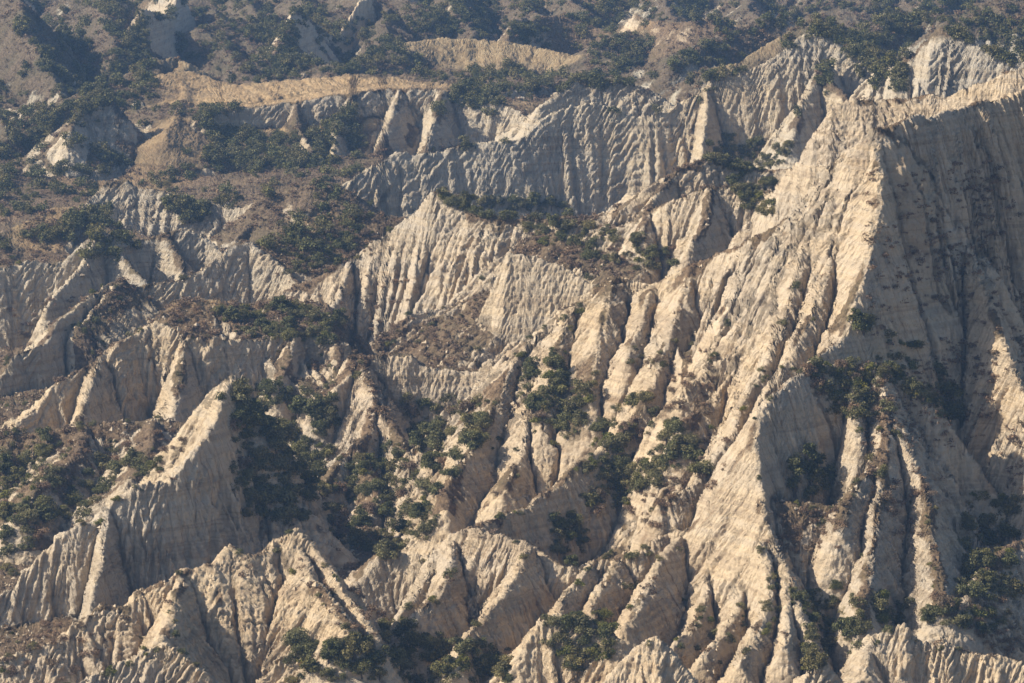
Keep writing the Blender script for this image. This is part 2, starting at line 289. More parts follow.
    def erode(self, rounds, npart, steps, k):
        Z = self.Z; ny, nx = Z.shape; fl_ = np.clip(blur(self.FL, 3) * 1.25, .18, 1)
        for r in range(rounds):
            gy, gx = np.gradient(Z, self.c)
            g = np.sqrt(gx * gx + gy * gy) + 1e-4
            dx = (-gx / g).ravel(); dy = (-gy / g).ravel()
            px = rng.random(npart, dtype=f32) * (nx - 3) + 1; py = rng.random(npart, dtype=f32) * (ny - 3) + 1
            vx = np.zeros(npart, f32); vy = np.zeros(npart, f32)
            flow = np.zeros(nx * ny, f32)
            for s in range(steps):
                idx = py.astype(np.int32) * nx + px.astype(np.int32)
                flow += np.bincount(idx, minlength=nx * ny)
                vx = .35 * vx + .65 * dx[idx]; vy = .35 * vy + .65 * dy[idx]
                px = np.clip(px + vx, 1, nx - 2); py = np.clip(py + vy, 1, ny - 2)
            flow = flow.reshape(ny, nx)
            flow /= npart * steps / (nx * ny)
            fb = flow.copy()
            fb[1:-1, 1:-1] = (flow[1:-1, 1:-1] * 4 + (flow[:-2, 1:-1] + flow[2:, 1:-1] + flow[1:-1, :-2] + flow[1:-1, 2:]) * 2
                              + flow[:-2, :-2] + flow[2:, 2:] + flow[:-2, 2:] + flow[2:, :-2]) / 16
            Z -= (k * np.log1p(fb * .6) * sstep(.25, 1.1, g) * fl_).astype(f32)
            # loose material slumps a little
            lap = np.zeros_like(Z)
            lap[1:-1, 1:-1] = (Z[:-2, 1:-1] + Z[2:, 1:-1] + Z[1:-1, :-2] + Z[1:-1, 2:]) * .25 - Z[1:-1, 1:-1]
            Z += lap * .025
        self.Z = Z
    def finish(self):
        Z = self.Z
        # harder beds stand out as thin ledges
        gy, gx = np.gradient(Z, self.c); g = np.sqrt(gx * gx + gy * gy)
        st = Z + .35 * noise2(self.X / 30, self.Y / 30, 71) * 3 + .03 * self.X
        led = noise2(st / 1.3, st * 0 + .5, 72) + .6 * noise2(st / .55, st * 0 + .7, 73)
        Z += (led * .3 * sstep(.9, 1.8, g)).astype(f32)
        self.Z = Z
    def at(self, x, y, A=None):
        A = self.Z if A is None else A
        fx = np.clip((x - self.x0) / self.c, 0, self.nx - 1.001); fy = np.clip((y - self.y0) / self.c, 0, self.ny - 1.001)
        ix = fx.astype(np.int32); iy = fy.astype(np.int32); fx = (fx - ix).astype(f32); fy = (fy - iy).astype(f32)
        return (A[iy, ix] * (1 - fx) + A[iy, ix + 1] * fx) * (1 - fy) + (A[iy + 1, ix] * (1 - fx) + A[iy + 1, ix + 1] * fx) * fy
    def own_at(self, x, y):
        ix = np.clip(np.rint((x - self.x0) / self.c).astype(np.int32), 0, self.nx - 1)
        iy = np.clip(np.rint((y - self.y0) / self.c).astype(np.int32), 0, self.ny - 1)
        return self.own[iy, ix]

near = Grid(-125, 125, 470, 772, 0.22)
mid = Grid(-185, 185, 748, 1104, 0.42)
far = Grid(-300, 300, 1080, 1720, 0.85)
GRIDS = (near, mid, far)
for i, rd in enumerate(RIDGES):
    for g in GRIDS: g.add(rd, i)
print('ridges', round(time.time() - T0, 1))
near.erode(7, 400000, 80, .36)
mid.erode(6, 240000, 60, .45)
far.erode(4, 120000, 40, .45)
for g in GRIDS: g.finish()
print('erosion', round(time.time() - T0, 1))
YB = 760.0
def blend(x, y, fn):
    x = np.asarray(x, f32); y = np.asarray(y, f32); sh = x.shape; x = x.ravel(); y = y.ravel()
    out = np.zeros(x.shape, f32)
    w1 = sstep(YB - 8, YB + 8, y); w2 = sstep(1084, 1100, y)
    for g, w in ((near, 1 - w1), (mid, w1 * (1 - w2)), (far, w2)):
        m = w > 0
        if m.any(): out[m] += (fn(g, x[m], y[m]) * w[m]).astype(f32)
    return out.reshape(sh)
def height(x, y):
    return blend(x, y, lambda g, a, b: g.at(a, b))
for g, n in ((near, 4), (mid, 3), (far, 2)):
    gy, gx = np.gradient(g.Z, g.c)
    g.slope = blur(np.sqrt(gx * gx + gy * gy), n)
    gy, gx = np.gradient(blur(g.Z, n * 2), g.c); g.soft = blur(np.sqrt(gx * gx + gy * gy), n)
def slope(x, y): return blend(x, y, lambda g, a, b: g.at(a, b, g.slope))
def soft_slope(x, y): return blend(x, y, lambda g, a, b: g.at(a, b, g.soft))

# ------------------------------------------------------------------ terrain sheet, finer where steep faces look out
cols = np.concatenate([np.arange(-190, -12, 5.), np.arange(-12, 1036, 1.1), np.arange(1036, 1215, 5.)]).astype(f32)
NR = 1240
yd = [482.0]
while yd[-1] < 1700: yd.append(yd[-1] * 1.00042)
yd = np.array(yd, f32)
XX = ((cols[:, None] - 512) / F / CA * yd[None, :]).astype(f32)
YY = np.broadcast_to(yd[None, :], XX.shape)
ZZ = height(XX, YY)
rows = row_of(YY, ZZ)
vis_min = np.minimum.accumulate(rows, axis=1)
dr = -np.diff(rows, axis=1)
visible = rows[:, 1:] <= vis_min[:, :-1] + 1.5
w = np.where(visible, np.abs(dr), np.minimum(np.abs(dr) * .25, .4)) + .05
w = np.minimum(w, 12)
kern = 9
cw = np.cumsum(np.pad(w, ((kern // 2 + 1, kern // 2), (0, 0)), mode='edge'), axis=0)
w = (cw[kern:] - cw[:-kern]) / kern
cum = np.concatenate([np.zeros((len(cols), 1)), np.cumsum(w, axis=1)], axis=1)
print('sheet weight', cum[:, -1].min(), cum[:, -1].max())
VY = np.empty((len(cols), NR), f32)
for i in range(len(cols)):
    VY[i] = np.interp(np.linspace(0, cum[i, -1], NR), cum[i], yd)
VX = ((cols[:, None] - 512) / F / CA * VY).astype(f32)
VZ = height(VX, VY)
VS = slope(VX, VY)
# crumbly relief, pushed out along the surface
gx_ = (height(VX + .4, VY) - height(VX - .4, VY)) / .8; gy_ = (height(VX, VY + .4) - height(VX, VY - .4)) / .8
nl = 1 / np.sqrt(gx_ ** 2 + gy_ ** 2 + 1)
rel = .16 * np.abs(noise3(VX / 1.3, VY / 1.3, VZ / 3.2, 1)) - .2 * np.abs(noise3(VX / .55, VY / .55, VZ / 1.1, 2)) + .12 * noise3(VX / .22, VY / .22, VZ / .4, 3)
SWv = blend(VX, VY, lambda g, a, b: g.at(a, b, g.SW)); DDv = blend(VX, VY, lambda g, a, b: g.at(a, b, g.DD))
steep = sstep(.55, 1.3, VS)
fs = .7 + VY / 1500
rill = np.abs(noise2(SWv / (1.3 * fs), DDv / 11, 301)) * .5 - np.minimum(np.abs(noise2(SWv / (.8 * fs), DDv / 7, 302)), .28) * 1.15 - np.minimum(np.abs(noise2(SWv / (.36 * fs), DDv / 4, 304)), .25) * .6 + .36
rill = rill * (.55 + .9 * sstep(-.5, .6, noise2(VX / 9, VY / 9, 303)))
rel = rel * (.7 + VY / 1100) - (rill - .2) * steep * fs * np.clip(1.25 * blend(VX, VY, lambda g, a, b: g.at(a, b, g.FL)), .3, 1.1)
PX = VX - gx_ * nl * rel; PY = VY - gy_ * nl * rel; PZ = VZ + nl * rel
own = np.where(VY < YB, near.own_at(VX, VY), np.where(VY < 1092, mid.own_at(VX, VY), far.own_at(VX, VY)))
print('sheet', round(time.time() - T0, 1))

# ------------------------------------------------------------------ what grows on the ground: scrub litter and dry grass
def pcols(x, y, z): return col_of(x, y, z), row_of(y, z)
nz = fbm2(VX / 14, VY / 14, 201, 3); nz2 = fbm2(VX / 4, VY / 4, 205, 2)
scrub = sstep(1.7, 1.0, VS + .45 * nz + .22 * nz2)
scrub = np.where((own == REGS.index('farhills')) & (cols[:, None] < 620), sstep(2.4, 1.3, VS + .5 * nz), scrub)
scrub = np.where(np.isin(own, [REGS.index(n_) for n_ in ('leftfront', 'front', 'lower', 'leftcliff')]), sstep(1.25, .75, VS + .4 * nz + .2 * nz2), scrub)
GOLD = [  # patches of dry grass: x, y, distance in metres, radii
    (320,88,1070,150,26,1.0), (190,78,1092,40,18,.8), (165,128,1025,45,14,.6), (120,150,1005,80,30,.3), (455,40,1160,80,16,.9), (540,48,1160,60,14,.9),
    (680,24,1210,70,14,.8), (745,62,1014,40,10,.7), (50,212,872,40,10,.55), (260,262,775,50,14,.25), (520,100,1050,30,18,.5), (300,225,790,60,14,.35),
    (990,80,657,40,7,.5), (785,172,748,20,10,.8), (205,305,708,40,10,.4)]
gold = np.zeros_like(VX)
for (cx, cy, Y, rx, ry, s) in GOLD:
    X0, Y0, _ = point(cx, cy, Y); rxm = rx * Y / F
    gold = np.maximum(gold, s * sstep(1.3, .6, ((VX - X0) / rxm) ** 2 + ((VY - Y0) / (ry * 1.0)) ** 2 + .5 * nz2 + .3 * nz))
gold = gold * sstep(1.1, .6, VS)

# ------------------------------------------------------------------ materials
def new_mat(name):
    m = bpy.data.materials.new(name); m.use_nodes = True
    t = m.node_tree; b = t.nodes['Principled BSDF']; b.inputs['Roughness'].default_value = .95
    b.inputs['Specular IOR Level'].default_value = .15
    return m, t, b
def N(t, kind, **kw):
    n = t.nodes.new(kind)
    for k, v in kw.items():
        if k in n.inputs: n.inputs[k].default_value = v
        else: setattr(n, k, v)
    return n
def ramp(t, fac, stops):
    n = t.nodes.new('ShaderNodeValToRGB'); e = n.color_ramp.elements
    while len(e) < len(stops): e.new(.5)
    for q, (p, c) in zip(e, stops): q.position = p; q.color = (*c, 1)
    t.links.new(fac, n.inputs[0]); return n.outputs[0]
def mix(t, fac, a, b, mode='MIX'):
    n = t.nodes.new('ShaderNodeMix'); n.data_type = 'RGBA'; n.blend_type = mode
    for s, i in ((fac, 0), (a, 6), (b, 7)):
        if isinstance(s, (int, float)): n.inputs[i].default_value = s
        elif isinstance(s, tuple): n.inputs[i].default_value = (*s, 1)
        else: t.links.new(s, n.inputs[i])
    return n.outputs[2]
def earth_material(name, tint):
    m, t, b = new_mat(name)
    geo = N(t, 'ShaderNodeNewGeometry'); pos = geo.outputs['Position']
    sep = N(t, 'ShaderNodeSeparateXYZ'); t.links.new(pos, sep.inputs[0])
    def noise(scale, detail=4, vec=None, rough=.6):
        n = N(t, 'ShaderNodeTexNoise', Scale=scale, Detail=detail, Roughness=rough)
        t.links.new(vec if vec is not None else pos, n.inputs['Vector']); return n.outputs['Fac']
    def mapped(sx, sy, sz):
        n = N(t, 'ShaderNodeMapping'); n.inputs['Scale'].default_value = (sx, sy, sz)
        t.links.new(pos, n.inputs[0]); return n.outputs[0]
    # broad change of clay tone, bedding, wash streaks
    tone = ramp(t, noise(.018, 3), [(.3, (.45, .405, .33)), (.47, (.53, .455, .345)), (.6, (.56, .465, .33)), (.75, (.53, .43, .30))])
    beds = noise(1.0, 3, mapped(.012, .012, .55))
    c = mix(t, .8, tone, ramp(t, beds, [(.25, (.62, .60, .58)), (.45, (1, 1, 1)), (.55, (1, .96, .88)), (.62, (.72, .68, .64)), (.72, (1.05, 1.02, .97))]), 'MULTIPLY')
    al = N(t, 'ShaderNodeAttribute'); al.attribute_name = 'along'; dn = N(t, 'ShaderNodeAttribute'); dn.attribute_name = 'down'
    def wash(sa, sd):
        n = N(t, 'ShaderNodeCombineXYZ')
        for i, (a_, k_) in enumerate(((al, sa), (dn, sd))):
            q = N(t, 'ShaderNodeMath', operation='MULTIPLY'); t.links.new(a_.outputs['Fac'], q.inputs[0]); q.inputs[1].default_value = k_; t.links.new(q.outputs[0], n.inputs[i])
        return n.outputs[0]
    streak = noise(1.0, 4, wash(1.2, .09))
    crack = noise(1.0, 3, wash(3.2, .22))
    c = mix(t, .55, c, ramp(t, streak, [(.3, (.62, .56, .5)), (.47, (1, 1, 1)), (.65, (1.1, 1.08, 1.04))]), 'MULTIPLY')
    c = mix(t, .6, c, ramp(t, crack, [(.33, (.55, .47, .4)), (.43, (1, 1, 1)), (.7, (1.05, 1.04, 1.02))]), 'MULTIPLY')
    spots = noise(1.6, 5)
    c = mix(t, .42, c, ramp(t, spots, [(.32, (.55, .47, .4)), (.45, (1, 1, 1)), (.75, (1.06, 1.05, 1.03))]), 'MULTIPLY')
    # litter and low dry plants
    at = N(t, 'ShaderNodeAttribute'); at.attribute_name = 'scrub'
    ag = N(t, 'ShaderNodeAttribute'); ag.attribute_name = 'gold'
    lit = ramp(t, noise(1.3, 6, None, .7), [(.3, (.075, .055, .035)), (.45, (.14, .10, .062)), (.58, (.22, .155, .095)), (.75, (.31, .24, .15))])
    big = noise(.09, 3)
    lit = mix(t, ramp(t, big, [(.45, (0, 0, 0)), (.7, (.6, .6, .6))]), lit, (.14, .12, .065))
    mm = N(t, 'ShaderNodeMath', operation='MULTIPLY_ADD'); t.links.new(noise(.8, 5, None, .75), mm.inputs[0]); mm.inputs[1].default_value = 1.5
    sub = N(t, 'ShaderNodeMath', operation='SUBTRACT'); t.links.new(at.outputs['Fac'], sub.inputs[0]); sub.inputs[1].default_value = 1.2
    t.links.new(sub.outputs[0], mm.inputs[2])
    mr = N(t, 'ShaderNodeMapRange'); mr.inputs['From Min'].default_value = -.05; mr.inputs['From Max'].default_value = .3
    t.links.new(mm.outputs[0], mr.inputs[0])
    c = mix(t, mr.outputs[0], c, lit)
    gr = ramp(t, noise(.5, 7, None, .75), [(.3, (.22, .14, .07)), (.47, (.43, .29, .145)), (.7, (.57, .42, .235))])
    c = mix(t, ag.outputs['Fac'], c, gr)
    c = mix(t, 1.0, c, tint, 'MULTIPLY')
    t.links.new(c, b.inputs['Base Color'])
    # fine relief
    bp = N(t, 'ShaderNodeBump'); bp.inputs['Strength'].default_value = .9; bp.inputs['Distance'].default_value = .55
    ad = N(t, 'ShaderNodeMath', operation='MULTIPLY_ADD'); t.links.new(noise(2.2, 6, None, .7), ad.inputs[0]); ad.inputs[1].default_value = 1.0
    t.links.new(crack, ad.inputs[2])
    t.links.new(ad.outputs[0], bp.inputs['Height']); t.links.new(bp.outputs[0], b.inputs['Normal'])
    return m
OCHRE = earth_material('ochre_clay', (1.0, .95, .885)); BEIGE = earth_material('beige_clay', (.96, .93, .885)); GREY = earth_material('grey_clay', (.90, .895, .87))
EARTH = BEIGE
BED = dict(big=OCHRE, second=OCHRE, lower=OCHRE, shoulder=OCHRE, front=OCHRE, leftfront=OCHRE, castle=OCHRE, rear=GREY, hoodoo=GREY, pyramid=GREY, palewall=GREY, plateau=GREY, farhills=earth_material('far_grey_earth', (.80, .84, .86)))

# ------------------------------------------------------------------ terrain objects
coll = scene.collection
def mesh_np(name, verts, faces, mat, attrs=None, smooth=True):
    me = bpy.data.meshes.new(name); n = len(verts); k = faces.shape[1]
    me.vertices.add(n); me.vertices.foreach_set('co', np.ascontiguousarray(verts, f32).ravel())
    me.loops.add(faces.size); me.loops.foreach_set('vertex_index', np.ascontiguousarray(faces, np.int32).ravel())
    me.polygons.add(len(faces)); me.polygons.foreach_set('loop_start', np.arange(0, faces.size, k, dtype=np.int32))
    me.polygons.foreach_set('loop_total', np.full(len(faces), k, np.int32))
    me.polygons.foreach_set('use_smooth', np.full(len(faces), smooth, bool))
    me.update(calc_edges=True)
    for an, av in (attrs or {}).items():
        a = me.attributes.new(an, 'FLOAT', 'POINT'); a.data.foreach_set('value', np.ascontiguousarray(av, f32).ravel())
    me.materials.append(mat)
    return me
def link(name, data, parent=None):
    o = bpy.data.objects.new(name, data); coll.objects.link(o)
    if parent is not None: o.parent = parent
    return o
def tag(o, label=None, cat=None, group=None, kind=None):
    for k, v in (('label', label), ('category', cat), ('group', group), ('kind', kind)):
        if v: o[k] = v
REG_INFO = {
 'floor': ('valley_floor', 'scrubby valley floors between the eroded ridges'),
 'big': ('badland_ridge', 'tallest pale ridge with sharp sunlit edge filling the right half'),
 'lower': ('badland_ridge', 'low ribbed clay face at bottom centre below the big ridge'),
 'shoulder': ('badland_ridge', 'brush-topped spur with pale cones at lower right'),
 'front': ('badland_hummock', 'small pale clay hummocks along the bottom edge'),
 'leftfront': ('badland_ridge', 'jagged sunlit ridge with rounded top at bottom left'),
 'leftcliff': ('badland_ridge', 'sloping grey-tan cliff with pointed top at left, behind the bottom ridge'),
 'mound': ('scrub_mound', 'brown scrubby mound at the left edge behind the grey-tan cliff'),
 'castle': ('badland_ridge', 'short wall with blocky top and bushy spurs left of centre'),
 'scrubtop': ('badland_ridge', 'pale cliff with brown scrub cap at centre left'),
 'palewall': ('badland_ridge', 'long thin-crested pale wall behind the scrub-capped cliff'),
 'pyramid': ('badland_ridge', 'grey pyramid-shaped peak at the left edge'),
 'central': ('badland_ridge', 'pale fluted ridge with bush-topped crest in the picture centre'),
 'knob': ('badland_ridge', 'pale knob topped with a green thicket right of centre'),
 'second': ('badland_ridge', 'layered crest just behind the big right ridge'),
 'rear': ('badland_ridge', 'long grey fluted cliff rising to a peak at upper right'),
 'hoodoo': ('badland_ridge', 'row of small pale pinnacles in the scrub at upper left'),
 'plateau': ('grass_plateau', 'flat plateau of golden dry grass above a fluted cliff'),
 'farhills': ('far_hill', 'hazy wooded hills along the top of the picture')}
nc = len(cols)
vid = np.arange(nc * NR).reshape(nc, NR)
quads = np.stack([vid[:-1, :-1], vid[1:, :-1], vid[1:, 1:], vid[:-1, 1:]], -1).reshape(-1, 4)
fown = own[:-1, :-1].ravel()
V = np.stack([PX, PY, PZ], -1).reshape(-1, 3)
sc_f, go_f, sw_f, dd_f = scrub.ravel(), gold.ravel(), SWv.ravel(), DDv.ravel()
for ri, rn in enumerate(REGS):
    q = quads[fown == ri]
    if len(q) == 0: print('no faces', rn); continue
    used = np.zeros(nc * NR, bool); used[q.ravel()] = True
    mp = np.cumsum(used) - 1
    nm, lab = REG_INFO[rn]
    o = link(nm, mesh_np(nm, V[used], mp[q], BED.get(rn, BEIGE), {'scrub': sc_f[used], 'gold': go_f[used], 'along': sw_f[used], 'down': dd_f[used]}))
    tag(o, lab, kind='structure')
print('terrain', round(time.time() - T0, 1), len(quads))

# ------------------------------------------------------------------ wide ground round the scene
gx0 = np.concatenate([np.linspace(-7000, -700, 24), np.linspace(-600, 600, 25), np.linspace(700, 7000, 24)])
gy0 = np.concatenate([np.linspace(-5000, 300, 24), np.linspace(400, 1700, 27), np.linspace(1800, 9000, 30)])
GX, GY = np.meshgrid(gx0.astype(f32), gy0.astype(f32), indexing='ij')
away = np.maximum(np.maximum(np.abs(GX) - 320, GY - 1750), 420 - GY)
GZ = -22 + sstep(0, 900, away) * (18 + 40 * noise2(GX / 700, GY / 700, 401) + 18 * noise2(GX / 260, GY / 260, 402)) * sstep(-200, 500, GY)
gi = np.arange(GX.size).reshape(GX.shape)
gq = np.stack([gi[:-1, :-1], gi[1:, :-1], gi[1:, 1:], gi[:-1, 1:]], -1).reshape(-1, 4)
ones = np.ones(GX.size, f32)
o = link('ground', mesh_np('ground', np.stack([GX, GY, GZ], -1).reshape(-1, 3), gq, EARTH, {'scrub': ones * .8, 'gold': ones * .2}))
tag(o, 'dry scrubland stretching to the horizon around the badlands', kind='structure')

# ------------------------------------------------------------------ pixel to ground
def hits(px, py):
    px = np.asarray(px, f32); py = np.asarray(py, f32); out = np.full((len(px), 3), np.nan, f32)
    for a in range(0, len(px), 1500):
        p = px[a:a + 1500]; r = py[a:a + 1500]
        ci = np.clip(np.searchsorted(cols, p), 0, nc - 1)
        ok = rows[ci] <= r[:, None]
        k = ok.argmax(1); good = ok.any(1)
        y = yd[k]; x = (p - 512) / F / CA * y
        out[a:a + 1500] = np.stack([x, y, np.where(good, height(x, y), np.nan)], 1)
    return out
def inside(poly, x, y):
    r = np.zeros(len(x), bool); n = len(poly)
    for i in range(n):
        (x1, y1), (x2, y2) = poly[i], poly[(i + 1) % n]
        c = ((y1 > y) != (y2 > y)) & (x < (x2 - x1) * (y - y1) / (y2 - y1 + 1e-9) + x1)
        r ^= c
    return r

# ------------------------------------------------------------------ foliage
def leaf_material(name, dark, light):
    m, t, b = new_mat(name)
    a = N(t, 'ShaderNodeAttribute'); a.attribute_name = 'tone'
    oi = N(t, 'ShaderNodeObjectInfo')
    c = ramp(t, a.outputs['Fac'], [(0, dark), (1, light)])
    c = mix(t, .6, c, ramp(t, oi.outputs['Random'], [(0, (.65, .72, .6)), (.5, (1, 1, 1)), (1, (1.25, 1.1, .85))]), 'MULTIPLY')
    t.links.new(c, b.inputs['Base Color']); b.inputs['Roughness'].default_value = .7
    tr = N(t, 'ShaderNodeBsdfTranslucent'); t.links.new(c, tr.inputs[0])
    ms = N(t, 'ShaderNodeMixShader'); ms.inputs[0].default_value = .22
    t.links.new(b.outputs[0], ms.inputs[1]); t.links.new(tr.outputs[0], ms.inputs[2])
    t.links.new(ms.outputs[0], t.nodes['Material Output'].inputs['Surface'])
    return m
LEAF = {'dark': leaf_material('dark_green_leaves', (.052, .055, .022), (.20, .188, .074)),
        'olive': leaf_material('olive_leaves', (.08, .073, .030), (.26, .23, .105)),
        'yellow': leaf_material('yellow_green_leaves', (.075, .085, .018), (.22, .20, .05)),
        'brown': leaf_material('dry_twigs', (.12, .08, .052), (.33, .235, .155))}
BARK, bt, bb = new_mat('grey_bark')
nb = N(bt, 'ShaderNodeTexNoise', Scale=9.0, Detail=4)
bt.links.new(ramp(bt, nb.outputs['Fac'], [(.3, (.06, .045, .03)), (.7, (.16, .125, .09))]), bb.inputs['Base Color'])

def leaf_cloud(r, nq, rx, rz, z0, lobes, size, bottom=-.5):
    """leaf quads gathered round lobes through the whole crown; unit metres"""
    th = r.random(lobes) * 6.283; rad = np.sqrt(r.random(lobes)) * .72; hz = r.random(lobes)
    lc = np.stack([np.cos(th) * rad * rx, np.sin(th) * rad * rx, z0 + (hz * (1 - .5 * rad)) * rz], 1)
    lr = (.34 + .28 * r.random(lobes)) * rx
    k = r.integers(0, lobes, nq)
    d = r.normal(size=(nq, 3)); d /= np.linalg.norm(d, axis=1)[:, None] + 1e-6
    d[:, 2] = np.where(d[:, 2] < bottom, -d[:, 2], d[:, 2])
    q = r.random(nq) ** .45
    p = lc[k] + d * (lr[k] * q)[:, None] * np.array([1, 1, .85])
    p[:, 2] = np.maximum(p[:, 2], .05)
    nrm = d + r.normal(size=(nq, 3)) * .75; nrm /= np.linalg.norm(nrm, axis=1)[:, None]
    u = np.cross(nrm, r.normal(size=(nq, 3))); u /= np.linalg.norm(u, axis=1)[:, None] + 1e-6
    v = np.cross(nrm, u)
    s = (size * (.6 + .8 * r.random(nq)))[:, None]
    vv = np.stack([p - u * s * .5, p + v * s * .32, p + u * s * .5, p - v * s * .32], 1).reshape(-1, 3)
    tone = np.repeat(np.clip(.5 + .35 * r.normal(size=lobes)[k] * .6 + .25 * r.normal(size=nq), 0, 1), 4)
    return vv.astype(f32), np.arange(nq * 4).reshape(-1, 4), tone.astype(f32), lc
def trunk_mesh(name, r, lc, h):
    vs_, fs_ = [], []
    def limb(a, b, ra, rb, bend):
        n0 = len(vs_); a = np.array(a); b = np.array(b); m = (a + b) / 2 + bend
        for p, rr in ((a, ra), (m, (ra + rb) * .55), (b, rb)):
            for i in range(5):
                an = i * 2 * math.pi / 5; vs_.append((p[0] + math.cos(an) * rr, p[1] + math.sin(an) * rr, p[2]))
        for l in range(2):
            for i in range(5):
                j = (i + 1) % 5; fs_.append((n0 + l * 5 + i, n0 + l * 5 + j, n0 + l * 5 + 5 + j, n0 + l * 5 + 5 + i))
    top = np.array([.05, 0, h * .4]); limb((0, 0, -.5), top, .13, .09, np.array([.06, .03, 0]))
    for c in lc: limb(top - (0, 0, .15 * h * r.random()), c, .06, .02, r.normal(size=3) * .08)
    return mesh_np(name, np.array(vs_, f32), np.array(fs_), BARK)
# variants: tone, crown radius, crown height, lobes, leaves
VAR = []
for i, (tone, rx, rz, lobes, nq) in enumerate([('dark', 1.0, 1.25, 10, 2600), ('dark', 1.15, 1.0, 12, 2700), ('dark', .9, 1.5, 10, 2600), ('dark', 1.25, 1.1, 13, 2900),
                                             ('olive', 1.0, 1.1, 10, 2400), ('olive', 1.2, .9, 12, 2500), ('olive', .85, 1.35, 9, 2200),
                                             ('yellow', 1.05, 1.0, 10, 2200), ('yellow', .9, 1.2, 9, 2000), ('dark', .62, 2.0, 10, 2200), ('brown', 1.1, .8, 10, 1500)]):
    r_ = np.random.default_rng(50 + i)
    v, f, tn, lc = leaf_cloud(r_, nq, rx, rz, .2, lobes, .145)
    VAR.append((tone, mesh_np('crown', v, f, LEAF[tone], {'tone': tn}, smooth=False), trunk_mesh('trunk', r_, lc[:5], rz + .5), rx))
BYTONE = {}
for i, v in enumerate(VAR): BYTONE.setdefault(v[0], []).append(i)
BYTONE['upright'] = [9]; BYTONE['dark'] = [0, 1, 2, 3]
TONEWORD = {'dark': 'dark green', 'olive': 'olive green', 'yellow': 'yellow-green', 'brown': 'brown half-dry', 'upright': 'slender upright green'}
# thickets: phrase, outline in the picture, how many, size in metres, kinds of bush
CL = [
 ('in shaded thicket right of the left peak', [(240,385),(300,395),(336,408),(330,470),(305,520),(275,532),(238,515),(226,470),(236,420)], 44, (1.2,2.2), 'dddoob'),
 ('on the bushy spur below the blocky wall', [(330,480),(382,440),(428,480),(445,500),(436,530),(388,562),(340,545),(312,515)], 30, (1.2,2.1), 'ddooob'),
 ('in the dark gully under the blocky wall', [(402,402),(490,400),(488,430),(456,478),(430,476),(408,432)], 17, (1.2,2.1), 'dddob'),
 ('on the upper ledge of the big ridge', [(520,372),(556,362),(588,395),(600,420),(566,438),(530,420)], 13, (1.1,2.0), 'ddob'),
 ('on the middle bench of the big ridge', [(600,412),(640,392),(690,440),(716,468),(650,496),(604,522),(582,505),(590,455)], 26, (1.1,2.0), 'ddooob'),
 ('in small gully above the ribbed bottom face', [(545,522),(575,515),(590,550),(575,572),(552,556)], 6, (1.0,1.6), 'ddoy'),
 ('in the dark hollow at the left edge', [(0,450),(45,442),(60,500),(48,532),(8,562),(0,580)], 17, (1.2,2.1), 'dddob'),
 ('behind the crest of the grey-tan left cliff', [(60,478),(150,455),(170,470),(110,484),(88,515),(60,522)], 9, (1.0,1.8), 'ddo'),
 ('at the bottom edge left of centre', [(285,645),(345,638),(400,622),(440,645),(455,683),(285,683)], 20, (1.1,2.0), 'ddooo'),
 ('at the bottom edge under the ribbed face', [(450,648),(512,650),(522,683),(455,683)], 7, (1.0,1.6), 'yyo'),
 ('on the small hummock at bottom centre', [(552,622),(612,618),(616,655),(575,676),(548,650)], 9, (1.0,1.7), 'yood'),
 ('in shaded hollow right of the sharp spur', [(795,462),(838,468),(832,500),(792,500)], 5, (1.1,1.6), 'uud'),
 ('in the dark pit at lower right', [(795,590),(862,590),(872,650),(815,672)], 12, (1.0,1.7), 'dddo'),
 ('at the pit mouth in the lower right', [(872,596),(918,600),(920,628),(878,632)], 4, (1.1,1.7), 'yyo'),
 ('in shaded gully right of the sunlit edge', [(846,318),(905,338),(955,385),(962,435),(915,402),(868,352)], 14, (1.0,1.8), 'dddo'),
 ('in the gully at the right edge', [(968,498),(1022,500),(1022,600),(960,606)], 16, (1.1,1.9), 'dddo'),
 ('on slope at the lower right corner', [(920,590),(965,600),(1022,610),(1010,645),(930,625)], 8, (.9,1.5), 'ddob'),
 ('in thicket topping the pale knob', [(704,142),(788,146),(796,162),(742,178),(700,158)], 17, (1.3,2.1), 'ooood'),
 ('on shaded side of the pale knob', [(722,182),(776,182),(776,216),(745,212)], 8, (1.1,1.8), 'ddo'),
 ('along the crest of the central ridge', [(436,190),(470,200),(560,206),(572,216),(500,222),(450,210)], 14, (1.2,2.0), 'ddoo'),
 ('on scrubby bench right of central ridge', [(525,225),(620,228),(690,262),(655,275),(560,252),(525,245)], 15, (1.0,1.9), 'ddo'),
 ('on scrub cap of the centre left cliff', [(205,312),(290,306),(352,322),(330,346),(250,336)], 17, (1.1,1.9), 'dddob'),
 ('capping the spur right of the sharp edge', [(808,368),(890,366),(904,408),(850,428),(818,398)], 14, (.9,1.5), 'bbbo'),
 ('on the hill left of the central ridge', [(268,262),(330,225),(372,228),(372,245),(322,282),(280,290)], 7, (1.0,1.7), 'dob'),
]
prng = np.random.default_rng(11)
PLACED = []
KIND = {'d': 'dark', 'o': 'olive', 'y': 'yellow', 'u': 'upright', 'b': 'brown'}
def ordinal(n):
    return str(n) + ('th' if 10 <= n % 100 <= 20 else {1: 'st', 2: 'nd', 3: 'rd'}.get(n % 10, 'th'))
def add_bush(vi, p, r, rz, label, group):
    tone, crown, trunk, rx = VAR[vi]
    e = link('shrub', None); e.empty_display_size = .5
    e.location = p; e.rotation_euler = (0, 0, rz); s = r / rx; e.scale = (s, s, s)
    tag(e, label, 'shrub', group)
    link('crown', crown, e); link('trunk', trunk, e)
